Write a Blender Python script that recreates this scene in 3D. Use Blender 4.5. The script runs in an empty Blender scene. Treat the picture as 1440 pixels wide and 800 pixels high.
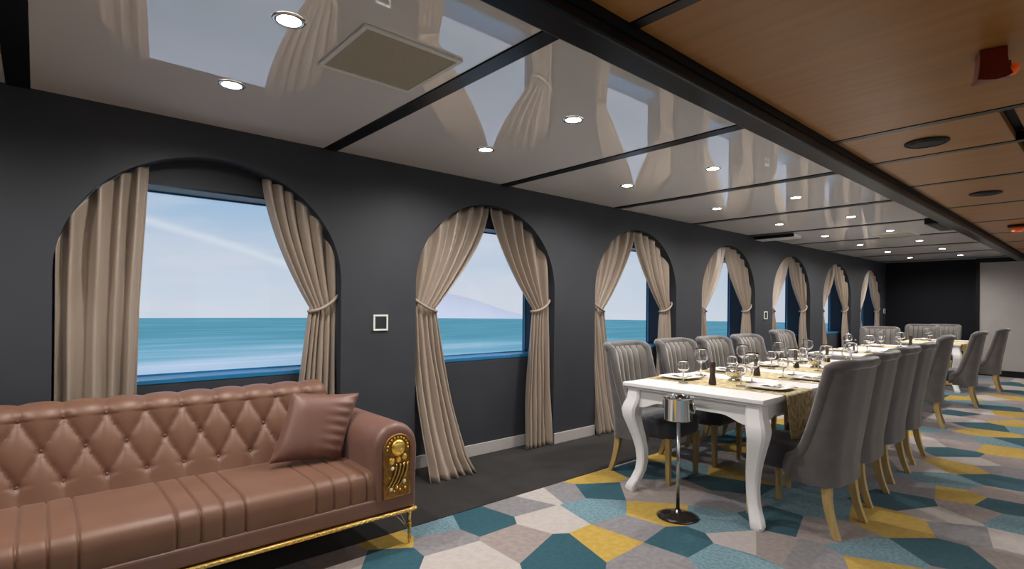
import bpy, math, random
from mathutils import Vector, Matrix
random.seed(7)
PI = math.pi
SC = bpy.context.scene
COL = SC.collection

# ------------------------------------------------------------------ camera
cam_d = bpy.data.cameras.new('camera'); cam = bpy.data.objects.new('camera', cam_d); COL.objects.link(cam)
cam_d.sensor_width = 36; cam_d.lens = 757.0/1440*36; cam_d.shift_y = 31.0/1440
cam_d.clip_end = 3000; cam_d.clip_start = .05
fw = Vector((.6613, .7501, 0)).normalized(); rt = Vector((fw.y, -fw.x, 0)); up = Vector((0, 0, 1))
M3 = Matrix((rt, up, -fw)).transposed()
cam.matrix_world = Matrix.Translation((0, 0, 1.30)) @ (M3 @ Matrix.Rotation(math.radians(.49), 3, 'Z')).to_4x4()
SC.camera = cam
SC.view_settings.view_transform = 'Standard'; SC.view_settings.look = 'None'
SC.view_settings.gamma = 1; SC.view_settings.use_curve_mapping = False
SC.view_settings.exposure = 0.24

# ------------------------------------------------------------------ world: hazy blue sky with thin cloud and a contrail
W = bpy.data.worlds.new('sky'); SC.world = W; W.use_nodes = True
nt = W.node_tree; nt.nodes.clear()
def wn(t, **k):
    n = nt.nodes.new(t)
    for a, b in k.items(): setattr(n, a, b)
    return n
L_ = nt.links.new
tc = wn('ShaderNodeTexCoord'); sep = wn('ShaderNodeSeparateXYZ'); L_(tc.outputs['Generated'], sep.inputs[0])
ramp = wn('ShaderNodeValToRGB'); L_(sep.outputs['Z'], ramp.inputs[0])
cr = ramp.color_ramp
cr.elements[0].position = 0; cr.elements[0].color = (.60, .65, .72, 1)
cr.elements[1].position = 1; cr.elements[1].color = (.07, .18, .46, 1)
for p, c in ((.07, (.52, .60, .70, 1)), (.16, (.36, .50, .66, 1)), (.30, (.16, .32, .62, 1))):
    e = cr.elements.new(p); e.color = c
mp = wn('ShaderNodeMapping'); mp.inputs['Scale'].default_value = (1.6, 1.6, 7.5); mp.inputs['Rotation'].default_value = (.12, .2, .3)
L_(tc.outputs['Generated'], mp.inputs[0])
nz = wn('ShaderNodeTexNoise'); nz.inputs['Scale'].default_value = 2.2; nz.inputs['Detail'].default_value = 6; nz.inputs['Roughness'].default_value = .55
L_(mp.outputs[0], nz.inputs[0])
mr = wn('ShaderNodeMapRange'); mr.inputs[1].default_value = .46; mr.inputs[2].default_value = .72; mr.inputs[3].default_value = 0; mr.inputs[4].default_value = .75
L_(nz.outputs[0], mr.inputs[0])
mx = wn('ShaderNodeMix', data_type='RGBA'); L_(mr.outputs[0], mx.inputs[0]); L_(ramp.outputs[0], mx.inputs[6]); mx.inputs[7].default_value = (.66, .67, .72, 1)
p1 = Vector((.1427, 1.2067, .157)); p2 = Vector((.349, 1.025, .0733)); nn = p1.cross(p2).normalized()
dt = wn('ShaderNodeVectorMath', operation='DOT_PRODUCT'); L_(tc.outputs['Generated'], dt.inputs[0]); dt.inputs[1].default_value = nn
ad = wn('ShaderNodeMath', operation='MULTIPLY_ADD'); L_(nz.outputs[0], ad.inputs[0]); ad.inputs[1].default_value = .03; ad.inputs[2].default_value = -.015
sm = wn('ShaderNodeMath', operation='ADD'); L_(dt.outputs['Value'], sm.inputs[0]); L_(ad.outputs[0], sm.inputs[1])
ab = wn('ShaderNodeMath', operation='ABSOLUTE'); L_(sm.outputs[0], ab.inputs[0])
m2 = wn('ShaderNodeMapRange'); m2.inputs[1].default_value = .001; m2.inputs[2].default_value = .010; m2.inputs[3].default_value = .5; m2.inputs[4].default_value = 0
L_(ab.outputs[0], m2.inputs[0])
yz = wn('ShaderNodeMapRange'); yz.inputs[1].default_value = .80; yz.inputs[2].default_value = .95; L_(sep.outputs['Y'], yz.inputs[0])
mm = wn('ShaderNodeMath', operation='MULTIPLY'); L_(m2.outputs[0], mm.inputs[0]); L_(yz.outputs[0], mm.inputs[1])
mx2 = wn('ShaderNodeMix', data_type='RGBA'); L_(mm.outputs[0], mx2.inputs[0]); L_(mx.outputs[2], mx2.inputs[6]); mx2.inputs[7].default_value = (.74, .77, .80, 1)
bg = wn('ShaderNodeBackground'); L_(mx2.outputs[2], bg.inputs[0]); bg.inputs[1].default_value = .90
wo = wn('ShaderNodeOutputWorld'); L_(bg.outputs[0], wo.inputs[0])

sun_d = bpy.data.lights.new('sun', 'SUN'); sun_d.energy = 1.6; sun_d.angle = math.radians(4); sun_d.color = (1, .95, .88)
sun = bpy.data.objects.new('sun', sun_d); COL.objects.link(sun)
sun.rotation_euler = Vector((.35, .55, -1.1)).to_track_quat('-Z', 'Y').to_euler()      # high, from the far side of the ship

LAMP_W = 52.0      # watts of one recessed downlight

# ------------------------------------------------------------------ materials
MATS = {}
def mat(name, col, rough=.5, metal=0, spec=.5, col2=None, nscale=8, nstretch=(1, 1, 1), bump=0, bscale=60, sheen=0, coat=0, emit=None, estr=0, ior=None, trans=0, contrast=(.35, .65), detail=4, coatrough=.1):
    m = bpy.data.materials.new(name); m.use_nodes = True; MATS[name] = m
    t = m.node_tree; b = t.nodes['Principled BSDF']
    b.inputs['Base Color'].default_value = (*col, 1); b.inputs['Roughness'].default_value = rough
    b.inputs['Metallic'].default_value = metal; b.inputs['Specular IOR Level'].default_value = spec
    if sheen: b.inputs['Sheen Weight'].default_value = sheen; b.inputs['Sheen Roughness'].default_value = .4
    if coat: b.inputs['Coat Weight'].default_value = coat; b.inputs['Coat Roughness'].default_value = coatrough
    if ior: b.inputs['IOR'].default_value = ior
    if trans: b.inputs['Transmission Weight'].default_value = trans
    if emit: b.inputs['Emission Color'].default_value = (*emit, 1); b.inputs['Emission Strength'].default_value = estr
    if col2 or bump:
        tc = t.nodes.new('ShaderNodeTexCoord'); mp = t.nodes.new('ShaderNodeMapping'); mp.inputs['Scale'].default_value = nstretch
        t.links.new(tc.outputs['Object'], mp.inputs[0])
    if col2:
        n = t.nodes.new('ShaderNodeTexNoise'); n.inputs['Scale'].default_value = nscale; n.inputs['Detail'].default_value = detail
        t.links.new(mp.outputs[0], n.inputs[0])
        r = t.nodes.new('ShaderNodeMapRange'); r.inputs[1].default_value, r.inputs[2].default_value = contrast
        t.links.new(n.outputs[0], r.inputs[0])
        x = t.nodes.new('ShaderNodeMix'); x.data_type = 'RGBA'; x.inputs[6].default_value = (*col, 1); x.inputs[7].default_value = (*col2, 1)
        t.links.new(r.outputs[0], x.inputs[0]); t.links.new(x.outputs[2], b.inputs['Base Color'])
    if bump:
        n2 = t.nodes.new('ShaderNodeTexNoise'); n2.inputs['Scale'].default_value = bscale; n2.inputs['Detail'].default_value = 3
        t.links.new(mp.outputs[0], n2.inputs[0])
        bp = t.nodes.new('ShaderNodeBump'); bp.inputs['Strength'].default_value = bump; bp.inputs['Distance'].default_value = .01
        t.links.new(n2.outputs[0], bp.inputs['Height']); t.links.new(bp.outputs[0], b.inputs['Normal'])
    return m
mat('wall', (.029, .033, .042), .6, col2=(.034, .037, .046), nscale=3, bump=.05, bscale=200)
mat('wall_end_dark', (.006, .007, .010), .7, spec=.2)
mat('wall_end_light', (.36, .33, .32), .6, col2=(.40, .37, .355), nscale=2)
mat('reveal', (.002, .012, .028), .4, spec=.3)
mat('sill', (.02, .17, .36), .3)  # navy window paint with the grazing skylight put into its brighter blue
mat('gloss_ceiling', (.86, .82, .80), .02, ior=3.4, col2=(.88, .84, .82), nscale=1.2)
mat('black_gloss', (.004, .004, .005), .28, spec=.25)
mat('black_matt', (.007, .007, .008), .55, spec=.2)
mat('wood_ceiling', (.36, .165, .045), .34, col2=(.265, .115, .030), nscale=2.2, nstretch=(8, .5, 1), detail=5, contrast=(.25, .8), spec=.22)
mat('oak', (.50, .36, .15), .42, col2=(.40, .27, .10), nscale=6, nstretch=(6, 6, .8))
mat('white_paint', (.80, .79, .80), .28, spec=.5)
mat('baseboard', (.46, .43, .42), .45)
mat('curtain', (.34, .275, .222), .38, sheen=.2, col2=(.325, .26, .208), nscale=4, nstretch=(3, 3, 1), bump=.03, bscale=220)
mat('tie', (.36, .29, .235), .5, bump=.3, bscale=90)
mat('leather', (.172, .083, .052), .44, col2=(.152, .071, .043), nscale=6, bump=.035, bscale=300, sheen=.12)
mat('leather_side', (.168, .082, .062), .45, col2=(.15, .071, .052), nscale=6, bump=.035, bscale=300, sheen=.12)
mat('gold', (.78, .53, .17), .25, metal=1)
mat('gold_bright', (.95, .62, .14), .28, metal=.9)
mat('bronze', (.20, .10, .03), .35, metal=.85, bump=.5, bscale=120, col2=(.32, .17, .04), nscale=60)
mat('pearl', (.75, .70, .52), .2)
mat('velvet', (.128, .116, .114), .75, sheen=.6, col2=(.10, .091, .092), nscale=9, spec=.25)
mat('velvet_light', (.18, .163, .15), .7, sheen=.6, col2=(.15, .135, .125), nscale=9, spec=.25)
mat('velvet_dark', (.055, .055, .066), .7, sheen=.5, col2=(.045, .045, .053), nscale=9, spec=.25)
mat('chrome', (.75, .74, .72), .12, metal=1)
mat('steel', (.55, .54, .53), .25, metal=1)
mat('dark_base', (.05, .04, .035), .15, metal=.6)
mat('porcelain', (.83, .81, .80), .2)
mat('linen', (.80, .78, .76), .8)
mat('mill', (.035, .018, .012), .35, col2=(.06, .03, .018), nscale=20)
mat('runner', (.60, .48, .22), .5, col2=(.30, .21, .06), nscale=32, nstretch=(1, 1, 1), bump=.9, bscale=60, contrast=(.42, .60), sheen=.3, spec=.6)
mat('runner_yellow', (.72, .50, .06), .55, col2=(.6, .4, .04), nscale=30, bump=.4, bscale=70)
mat('plastic_white', (.75, .74, .72), .35)
mat('screen_dark', (.03, .035, .035), .15)
mat('red_plastic', (.17, .004, .004), .3, coat=.4)
mat('orange_lens', (.9, .12, .01), .15, trans=.3, emit=(.9, .12, .01), estr=.08)
mat('grille_plate', (.44, .40, .30), .55, col2=(.38, .34, .25), nscale=160, bump=.4, bscale=250)
mat('lens', (1, 1, 1), .5, emit=(1, .95, .88), estr=26)
mat('border_carpet', (.020, .017, .017), .95, col2=(.012, .010, .010), nscale=5, bump=.5, bscale=250, sheen=.05)
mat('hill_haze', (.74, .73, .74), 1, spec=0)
glass = mat('wine_glass', (1, 1, 1), .0, trans=1, ior=1.45)
# thin window glass: clear with a faint mirror
g = bpy.data.materials.new('window_glass'); g.use_nodes = True; MATS['window_glass'] = g
t = g.node_tree; t.nodes.clear()
tr = t.nodes.new('ShaderNodeBsdfTransparent'); tr.inputs[0].default_value = (.97, .985, 1, 1)
gl = t.nodes.new('ShaderNodeBsdfGlossy'); gl.inputs['Roughness'].default_value = .01
lf = t.nodes.new('ShaderNodeLayerWeight'); lf.inputs[0].default_value = .5
lp = t.nodes.new('ShaderNodeMath'); lp.operation = 'POWER'; lp.inputs[1].default_value = 5; t.links.new(lf.outputs['Facing'], lp.inputs[0])
lw = t.nodes.new('ShaderNodeMath'); lw.operation = 'MULTIPLY_ADD'; lw.inputs[1].default_value = .4; lw.inputs[2].default_value = .012; t.links.new(lp.outputs[0], lw.inputs[0])
ms = t.nodes.new('ShaderNodeMixShader'); ou = t.nodes.new('ShaderNodeOutputMaterial')
t.links.new(lw.outputs[0], ms.inputs[0]); t.links.new(tr.outputs[0], ms.inputs[1]); t.links.new(gl.outputs[0], ms.inputs[2]); t.links.new(ms.outputs[0], ou.inputs[0])
# sea: teal water with pale wake streaks closer to the hull
s = mat('sea', (.06, .30, .36), .6, spec=.1)
t = s.node_tree; b = t.nodes['Principled BSDF']
tc = t.nodes.new('ShaderNodeTexCoord'); mp = t.nodes.new('ShaderNodeMapping'); mp.inputs['Scale'].default_value = (.02, .09, 1); mp.inputs['Rotation'].default_value = (0, 0, -.6)
t.links.new(tc.outputs['Object'], mp.inputs[0])
n = t.nodes.new('ShaderNodeTexNoise'); n.inputs['Scale'].default_value = 1.5; n.inputs['Detail'].default_value = 7; t.links.new(mp.outputs[0], n.inputs[0])
ln = t.nodes.new('ShaderNodeVectorMath'); ln.operation = 'LENGTH'; t.links.new(tc.outputs['Object'], ln.inputs[0])
dr = t.nodes.new('ShaderNodeMapRange'); dr.inputs[1].default_value = 35; dr.inputs[2].default_value = 95; dr.inputs[3].default_value = .42; dr.inputs[4].default_value = -.25; t.links.new(ln.outputs['Value'], dr.inputs[0])
sa = t.nodes.new('ShaderNodeMath'); sa.operation = 'ADD'; t.links.new(n.outputs[0], sa.inputs[0]); t.links.new(dr.outputs[0], sa.inputs[1])
rp = t.nodes.new('ShaderNodeValToRGB'); t.links.new(sa.outputs[0], rp.inputs[0])
rp.color_ramp.elements[0].position = .22; rp.color_ramp.elements[0].color = (.10, .36, .38, 1)
rp.color_ramp.elements[1].position = .95; rp.color_ramp.elements[1].color = (.82, .84, .84, 1)
e = rp.color_ramp.elements.new(.55); e.color = (.24, .52, .55, 1)
t.links.new(rp.outputs[0], b.inputs['Base Color'])
# carpet yarns
CARPET = {'T': ((.024, .080, .108), (.033, .098, .125), 40), 'B': ((.10, .20, .25), (.20, .30, .34), 55), 'G': ((.20, .19, .205), (.25, .24, .25), 30),
          'P': ((.27, .225, .215), (.32, .275, .26), 30), 'L': ((.42, .38, .365), (.47, .43, .41), 25), 'Y': ((.43, .285, .055), (.50, .335, .08), 30)}
for k, (a, b_, sc) in CARPET.items():
    mat('carpet_'+k, a, .95, col2=b_, nscale=sc, bump=.4, bscale=260, spec=.1, sheen=.1)

# ------------------------------------------------------------------ mesh helpers
class MB:
    def __init__(self): self.v = []; self.f = []
    def add(self, vs, fs):
        o = len(self.v); self.v += [tuple(p) for p in vs]; self.f += [tuple(i+o for i in q) for q in fs]; return self
    def box(self, x0, x1, y0, y1, z0, z1):
        return self.add([(x0,y0,z0),(x1,y0,z0),(x1,y1,z0),(x0,y1,z0),(x0,y0,z1),(x1,y0,z1),(x1,y1,z1),(x0,y1,z1)],
                        [(0,3,2,1),(4,5,6,7),(0,1,5,4),(1,2,6,5),(2,3,7,6),(3,0,4,7)])
    def rings(self, rings, closed=True, cap0=True, cap1=True):
        n = len(rings[0]); vs = [p for r in rings for p in r]; fs = []
        for i in range(len(rings)-1):
            for j in range(n if closed else n-1):
                k = (j+1) % n; fs.append((i*n+j, i*n+k, (i+1)*n+k, (i+1)*n+j))
        if cap0: fs.append(tuple(range(n-1, -1, -1)))
        if cap1: fs.append(tuple((len(rings)-1)*n+j for j in range(n)))
        return self.add(vs, fs)
    def lathe(self, prof, n=20, c=(0, 0, 0), caps=(True, True)):
        return self.rings([[(c[0]+r*math.cos(2*PI*j/n), c[1]+r*math.sin(2*PI*j/n), c[2]+z) for j in range(n)] for r, z in prof], True, *caps)
    def tube(self, path, r, n=8, caps=True, closed=False):
        P = [Vector(p) for p in path]; R = []
        m = len(P); prev = None
        for i in range(m):
            if closed: d = P[(i+1) % m]-P[i-1]
            else: d = P[min(i+1, m-1)]-P[max(i-1, 0)]
            d.normalize()
            ref = Vector((0, 0, 1)) if abs(d.z) < .95 else Vector((1, 0, 0))
            if prev is not None:
                a = (prev - d*prev.dot(d))
                a = a.normalized() if a.length > 1e-5 else d.cross(ref).normalized()
            else: a = d.cross(ref).normalized()
            prev = a; b = d.cross(a); rr = r[i] if isinstance(r, (list, tuple)) else r
            R.append([P[i]+a*rr*math.cos(2*PI*j/n)+b*rr*math.sin(2*PI*j/n) for j in range(n)])
        if closed: R.append(R[0])
        return self.rings(R, True, caps and not closed, caps and not closed)
    def grid(self, fn, nu, nv):
        vs = [fn(i/(nu-1), j/(nv-1)) for j in range(nv) for i in range(nu)]
        return self.add(vs, [(j*nu+i, j*nu+i+1, (j+1)*nu+i+1, (j+1)*nu+i) for j in range(nv-1) for i in range(nu-1)])
    def ball(self, c, rx, ry, rz, n=10, m=6):
        R = []
        for i in range(m+1):
            a = -PI/2+PI*i/m; q = max(math.cos(a), .02)
            R.append([(c[0]+rx*q*math.cos(2*PI*j/n), c[1]+ry*q*math.sin(2*PI*j/n), c[2]+rz*math.sin(a)) for j in range(n)])
        return self.rings(R)
    def build(self, name, m, parent=None, smooth=False, bevel=0, seg=2, sub=0, solid=0):
        me = bpy.data.meshes.new(name); me.from_pydata(self.v, [], self.f); me.update()
        o = bpy.data.objects.new(name, me); COL.objects.link(o)
        me.materials.append(MATS[m] if isinstance(m, str) else m)
        if parent: o.parent = parent
        if solid:
            md = o.modifiers.new('thick', 'SOLIDIFY'); md.thickness = solid; md.offset = 0
        if bevel:
            md = o.modifiers.new('bevel', 'BEVEL'); md.width = bevel; md.segments = seg; md.limit_method = 'ANGLE'; md.angle_limit = .6
        if sub:
            md = o.modifiers.new('sub', 'SUBSURF'); md.levels = sub; md.render_levels = sub
        if smooth:
            me.polygons.foreach_set('use_smooth', [True]*len(me.polygons))
            if smooth == 'angle':
                try: me.set_sharp_from_angle(angle=.7)
                except Exception: pass
        return o
def empty(name, loc=(0, 0, 0), rz=0):
    o = bpy.data.objects.new(name, None); COL.objects.link(o); o.location = loc; o.rotation_euler = (0, 0, rz); o.empty_display_size = .1
    return o
def tag(o, label=None, cat=None, group=None, kind=None):
    if label: o['label'] = label
    if cat: o['category'] = cat
    if group: o['group'] = group
    if kind: o['kind'] = kind
    return o
def struct(o, label=None):
    o['kind'] = 'structure'
    if label: o['label'] = label
    return o
def copy_tree(o, parent=None):
    c = o.copy(); COL.objects.link(c); c.parent = parent
    for ch in list(o.children): copy_tree(ch, c)
    return c
ORD = ['first', 'second', 'third', 'fourth', 'fifth', 'sixth', 'seventh', 'eighth', 'ninth', 'tenth']

# ------------------------------------------------------------------ room dimensions (metres)
XW0, XW1 = -2.6, 14.4          # along the hull
YW = 3.55; YN = 3.71; YP = 3.95   # pier face, niche face, window plane
YR = -3.55
H = 2.35
A0, AP, AW = .055, 2.10, 1.51  # first arch start, pitch, width
AR, AS = .70, 1.46             # arch rise, springing height
NA = 7
def arch_z(x, k):
    c = A0+AP*k+AW/2; q = max(0, 1-((x-c)/(AW/2))**2)
    return AS+AR*math.sqrt(q)
WZ0, WZ1 = .86, 1.985

# ------------------------------------------------------------------ outside: sea, hazy hill
SEA = -3.7
m = MB(); N = 96; R_ = 222*1.0
m.add([(0, 0, 0)]+[(R_*math.cos(2*PI*i/N), R_*math.sin(2*PI*i/N), 0) for i in range(N)], [(0, 1+i, 1+(i+1) % N) for i in range(N)])
sea = m.build('sea', 'sea'); sea.location = (0, 0, SEA); struct(sea, 'calm teal sea beyond the windows')
# hill: a long low ridge beyond the water
m = MB(); rows = []
for i in range(41):
    f_ = i/40; a = math.radians(63-18*f_)
    hz = -16+38*(f_/.32)**.8 if f_ < .32 else 22-37*(f_-.32)/.68+1.2*math.sin(14*f_)
    rows.append([(r0*math.cos(a), r0*math.sin(a), z) for r0, z in ((600, -22), (640, hz), (690, -22))])
m.rings(rows, False, True, True)
struct(m.build('hill', 'hill_haze', smooth=True), 'pale hazy hill on the far shore')

# ------------------------------------------------------------------ floor: patterned carpet cut into irregular polygons, dark border along the hull
YB = 2.75
SEEDS = [(2.02,2.55,'T'),(1.44,2.67,'Y'),(1.35,2.53,'T'),(1.21,2.63,'P'),(1.7,2.5,'G'),(1.75,2.67,'B'),(1.67,2.24,'L'),(2.39,2.61,'G'),(2.02,2.23,'P'),(2.36,2.32,'L'),(2.12,1.96,'T'),(2.61,2.68,'L'),(2.79,2.61,'G'),(3.15,2.7,'Y'),(3,2.47,'T'),(2.72,2.23,'B'),(2.66,1.91,'G'),(2.37,1.88,'Y'),(2.93,1.94,'Y'),(2.7,1.63,'T'),(2.38,1.6,'G'),(3.11,1.61,'B'),(2.7,1.35,'B'),(2.97,1.39,'L'),(3.52,1.78,'G'),(3.81,1.95,'T'),(4.12,2.06,'Y'),(3.25,2.21,'P'),(3.46,2.05,'P'),(3.71,2.54,'T'),(3.42,1.39,'T'),(3.02,1.28,'P'),(3.83,1.37,'B'),(3.48,1.16,'P'),(3.06,1.06,'G'),(3.35,0.88,'B'),(3.18,0.8,'Y'),(3.94,0.91,'Y'),(4.42,0.95,'T'),(3.66,0.58,'T'),(4.06,0.59,'G'),(4.33,0.77,'L'),(4.53,0.64,'P'),(4.1,0.39,'L'),(3.8,0.36,'P'),(4.49,0.41,'B'),(4.83,0.52,'T'),(4.86,0.74,'Y'),(5.73,0.91,'Y'),(5.22,0.87,'B'),(4.81,1.02,'G'),(5.49,0.61,'T'),(5.92,0.62,'G'),(5.12,0.56,'P'),(6.1,0.82,'L'),(6.72,0.75,'Y'),(7.56,0.94,'Y'),(6.27,1,'T'),(9.19,0.92,'Y'),(8.46,0.78,'Y'),(10.91,1.02,'Y'),(7.3,0.69,'T'),(6.72,1.02,'P'),(6.24,0.67,'P'),(7.98,1.03,'T'),(8.67,1.12,'P'),(9.64,1.11,'T'),(7.08,1.13,'G'),(6.57,1.32,'L'),(8.75,1.33,'T'),(8.26,1.34,'L'),(7.17,0.82,'B')]
seeds = list(SEEDS)
rnd = random.Random(3)
gx = XW0
pts = []
x = XW0+.2
while x < XW1+.3:
    y = YR+.1
    while y < YB+.3:
        pts.append((x+rnd.uniform(-.17, .17), y+rnd.uniform(-.17, .17))); y += .36
    x += .36
rnd.shuffle(pts)
last = {}
for (x, y) in pts:
    rej = .36 if x < 3.5 and y > 1.5 else .29
    if all((x-a)**2+(y-b)**2 > rej**2 for a, b, c in seeds):
        near = [c for a, b, c in seeds if (x-a)**2+(y-b)**2 < .62**2]
        cand = [c for c in 'TTBBGGPPLLY' if c not in near] or list('TBGPL')
        seeds.append((x, y, rnd.choice(cand)))
order = list(CARPET)
carpet_v, carpet_f, carpet_m = [], [], []
for i, (sx, sy, c) in enumerate(seeds):
    poly = [(XW0, YR), (XW1, YR), (XW1, YB), (XW0, YB)]
    for j, (qx, qy, _) in enumerate(seeds):
        if j == i or (qx-sx)**2+(qy-sy)**2 > 2.6: continue
        mx_, my_ = (sx+qx)/2, (sy+qy)/2; dx, dy = qx-sx, qy-sy
        out = []
        for k in range(len(poly)):
            p, q = poly[k], poly[(k+1) % len(poly)]
            dp = (p[0]-mx_)*dx+(p[1]-my_)*dy; dq = (q[0]-mx_)*dx+(q[1]-my_)*dy
            if dp <= 0: out.append(p)
            if dp*dq < 0:
                t_ = dp/(dp-dq); out.append((p[0]+(q[0]-p[0])*t_, p[1]+(q[1]-p[1])*t_))
        poly = out
        if len(poly) < 3: break
    if len(poly) >= 3:
        o = len(carpet_v); carpet_v += [(p[0], p[1], 0) for p in poly]
        carpet_f.append(tuple(range(o, o+len(poly)))); carpet_m.append(order.index(c))
me = bpy.data.meshes.new('floor'); me.from_pydata(carpet_v, [], carpet_f)
for k in order: me.materials.append(MATS['carpet_'+k])
me.polygons.foreach_set('material_index', carpet_m); me.update()
fl = bpy.data.objects.new('floor', me); COL.objects.link(fl); struct(fl, 'carpet of irregular teal, grey, beige and mustard polygons')
struct(MB().box(XW0, XW1, YB, YP, -.05, .004).build('floor_border', 'border_carpet'), 'charcoal carpet border along the window wall')
struct(MB().box(XW0-.2, XW1+.2, YR-.3, YP, -.12, -.051).build('floor_deck', 'black_matt'))

# ------------------------------------------------------------------ window wall: arched piers, niche wall, window boxes
m = MB()
def wallbox(m, x0, x1, z0, z1, y0, y1): m.box(x0, x1, y0, y1, z0, z1)
xs = XW0
NSEG = 40
for k in range(NA):
    x0 = A0+AP*k; x1 = x0+AW
    wallbox(m, xs, x0, 0, H+.06, YW, YN); xs = x1
    for i in range(NSEG):
        ta, tb = PI-PI*i/NSEG, PI-PI*(i+1)/NSEG; c = (x0+x1)/2
        xa, xb = c+AW/2*math.cos(ta), c+AW/2*math.cos(tb); za, zb = AS+AR*math.sin(ta), AS+AR*math.sin(tb)
        m.add([(xa, YW, za), (xb, YW, zb), (xb, YW, H+.06), (xa, YW, H+.06), (xa, YN, za), (xb, YN, zb)],
              [(0, 1, 2, 3), (0, 4, 5, 1)])
wallbox(m, xs, XW1, 0, H+.06, YW, YN)
wl = struct(m.build('wall_left', 'wall'), 'slate-grey wall with a row of arched openings')
m = MB()
xs = XW0
for k in range(NA):
    x0 = A0+AP*k+.03; x1 = x0+AW-.06
    wallbox(m, xs, x0, 0, H+.06, YN, YP); xs = x1
    wallbox(m, x0, x1, 0, WZ0-.03, YN, YP); wallbox(m, x0, x1, WZ1+.012, H+.06, YN, YP)
wallbox(m, xs, XW1, 0, H+.06, YN, YP)
o = m.build('niche_wall', 'wall', wl)
for k in range(NA):
    x0 = A0+AP*k+.03; x1 = x0+AW-.06
    m = MB(); T = .012
    m.box(x0, x0+T, YN+.002, YP, WZ0, WZ1+.012); m.box(x1-T, x1, YN+.002, YP, WZ0, WZ1+.012); m.box(x0+T, x1-T, YN+.002, YP, WZ1, WZ1+.012)
    w = m.build('window_%d' % (k+1), 'reveal'); struct(w, 'navy window box in the %s arch from the sofa end' % ORD[k])
    MB().box(x0, x1, YN-.004, YP, WZ0-.0295, WZ0).build('window_sill', 'sill', w, bevel=.004)
    m = MB(); fw_ = .008
    m.box(x0+T, x0+T+fw_, YP-.042, YP-.024, WZ0, WZ1); m.box(x1-T-fw_, x1-T, YP-.042, YP-.024, WZ0, WZ1)
    m.box(x0+T+fw_, x1-T-fw_, YP-.042, YP-.024, WZ0, WZ0+fw_); m.box(x0+T+fw_, x1-T-fw_, YP-.042, YP-.024, WZ1-fw_, WZ1)
    m.build('window_frame', 'sill', w)
    MB().box(x0+T+fw_, x1-T-fw_, YP-.036, YP-.030, WZ0+fw_, WZ1-fw_).build('pane', 'window_glass', w)
# baseboards, piers and niches
bb = empty('baseboard_left', (0, 0, 0)); struct(bb, 'pale skirting board along the window wall')
xs = XW0
for k in range(NA+1):
    x0 = A0+AP*k if k < NA else XW1
    MB().box(xs, x0, YW-.014, YW-.001, .004, .105).build('skirting_board', 'baseboard', bb, bevel=.003)
    if k < NA:
        MB().box(x0+.002, x0+AW-.002, YN-.014, YN-.001, .004, .105).build('skirting_board', 'baseboard', bb, bevel=.003)
        xs = x0+AW

# ------------------------------------------------------------------ the other three walls
# wall behind the camera side, with plain window openings that let the daylight in
m = MB(); xs = XW0
for k in range(NA):
    x0 = A0+AP*k+.05; x1 = x0+AW-.1
    m.box(xs, x0, YR-.3, YR, 0, H+.06); xs = x1
    m.box(x0, x1, YR-.3, YR, 0, WZ0); m.box(x0, x1, YR-.3, YR, WZ1, H+.06)
m.box(xs, XW1, YR-.3, YR, 0, H+.06)
struct(m.build('wall_right', 'wall'), 'slate-grey wall with windows behind the camera')
struct(MB().box(XW0-.2, XW0, YR-.3, YP, 0, H+.06).build('wall_back', 'wall'), 'slate-grey wall behind the sofa end')
YE = 1.97
struct(MB().box(XW1, XW1+.2, YE, YP, 0, H+.06).build('wall_end', 'wall_end_dark'), 'near-black end wall past the last arch')
struct(MB().box(XW1-.12, XW1+.2, YR-.3, YE, 0, H+.06).build('wall_end_pale', 'wall_end_light'), 'pale grey end wall panel')
struct(MB().box(XW1-.14, XW1-.121, YE-.06, YE-.001, .1, H-.07).build('trim_1', 'black_matt'))
struct(MB().box(XW1-.145, XW1-.121, YR, YE, .0, .12).build('baseboard_end', 'black_matt'), 'black skirting under pale end wall')
struct(MB().box(XW1-.16, XW1-.121, YR, YE, H-.085, H).build('trim_2', 'black_matt'))

# ------------------------------------------------------------------ ceiling: gloss panels, black battens, wood field, long beam
ce = struct(MB().box(XW0-.2, XW1+.2, YR-.3, YP, H+.061, H+.12).build('ceiling', 'black_matt'), 'ceiling of gloss white and wood panels')
CB0, CP, CWD = -.077, 1.554, .085
YBL, YBR = 1.355, 1.225
nb = 0
batt = [CB0+CP*i for i in range(-1, 10)]
def gloss_bay(xa, xb, y0, y1):
    MB().box(xa, xb, y0, y1, H, H+.05).build('gloss_panel', 'gloss_ceiling', ce, bevel=.002, seg=1)
edges = [XW0] + batt + [XW1]
for i in range(len(edges)-1):
    xa = edges[i]+(CWD/2 if i else 0); xb = edges[i+1]-(CWD/2 if i < len(edges)-2 else 0)
    if xb-xa < .05: continue
    gloss_bay(xa+.002, xb-.002, YBL-.02, YW-.002)
    gloss_bay(xa+.002, xb-.002, YR+.002, -YBL+.02)
nt_ = 3
for x in batt:
    for (y0, y1) in ((YBL-.02, YW-.002), (YR+.002, -YBL+.02)):
        struct(MB().box(x-CWD/2, x+CWD/2, y0, y1, H-.006, H+.05).build('trim_%d' % nt_, 'black_gloss')); nt_ += 1
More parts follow.
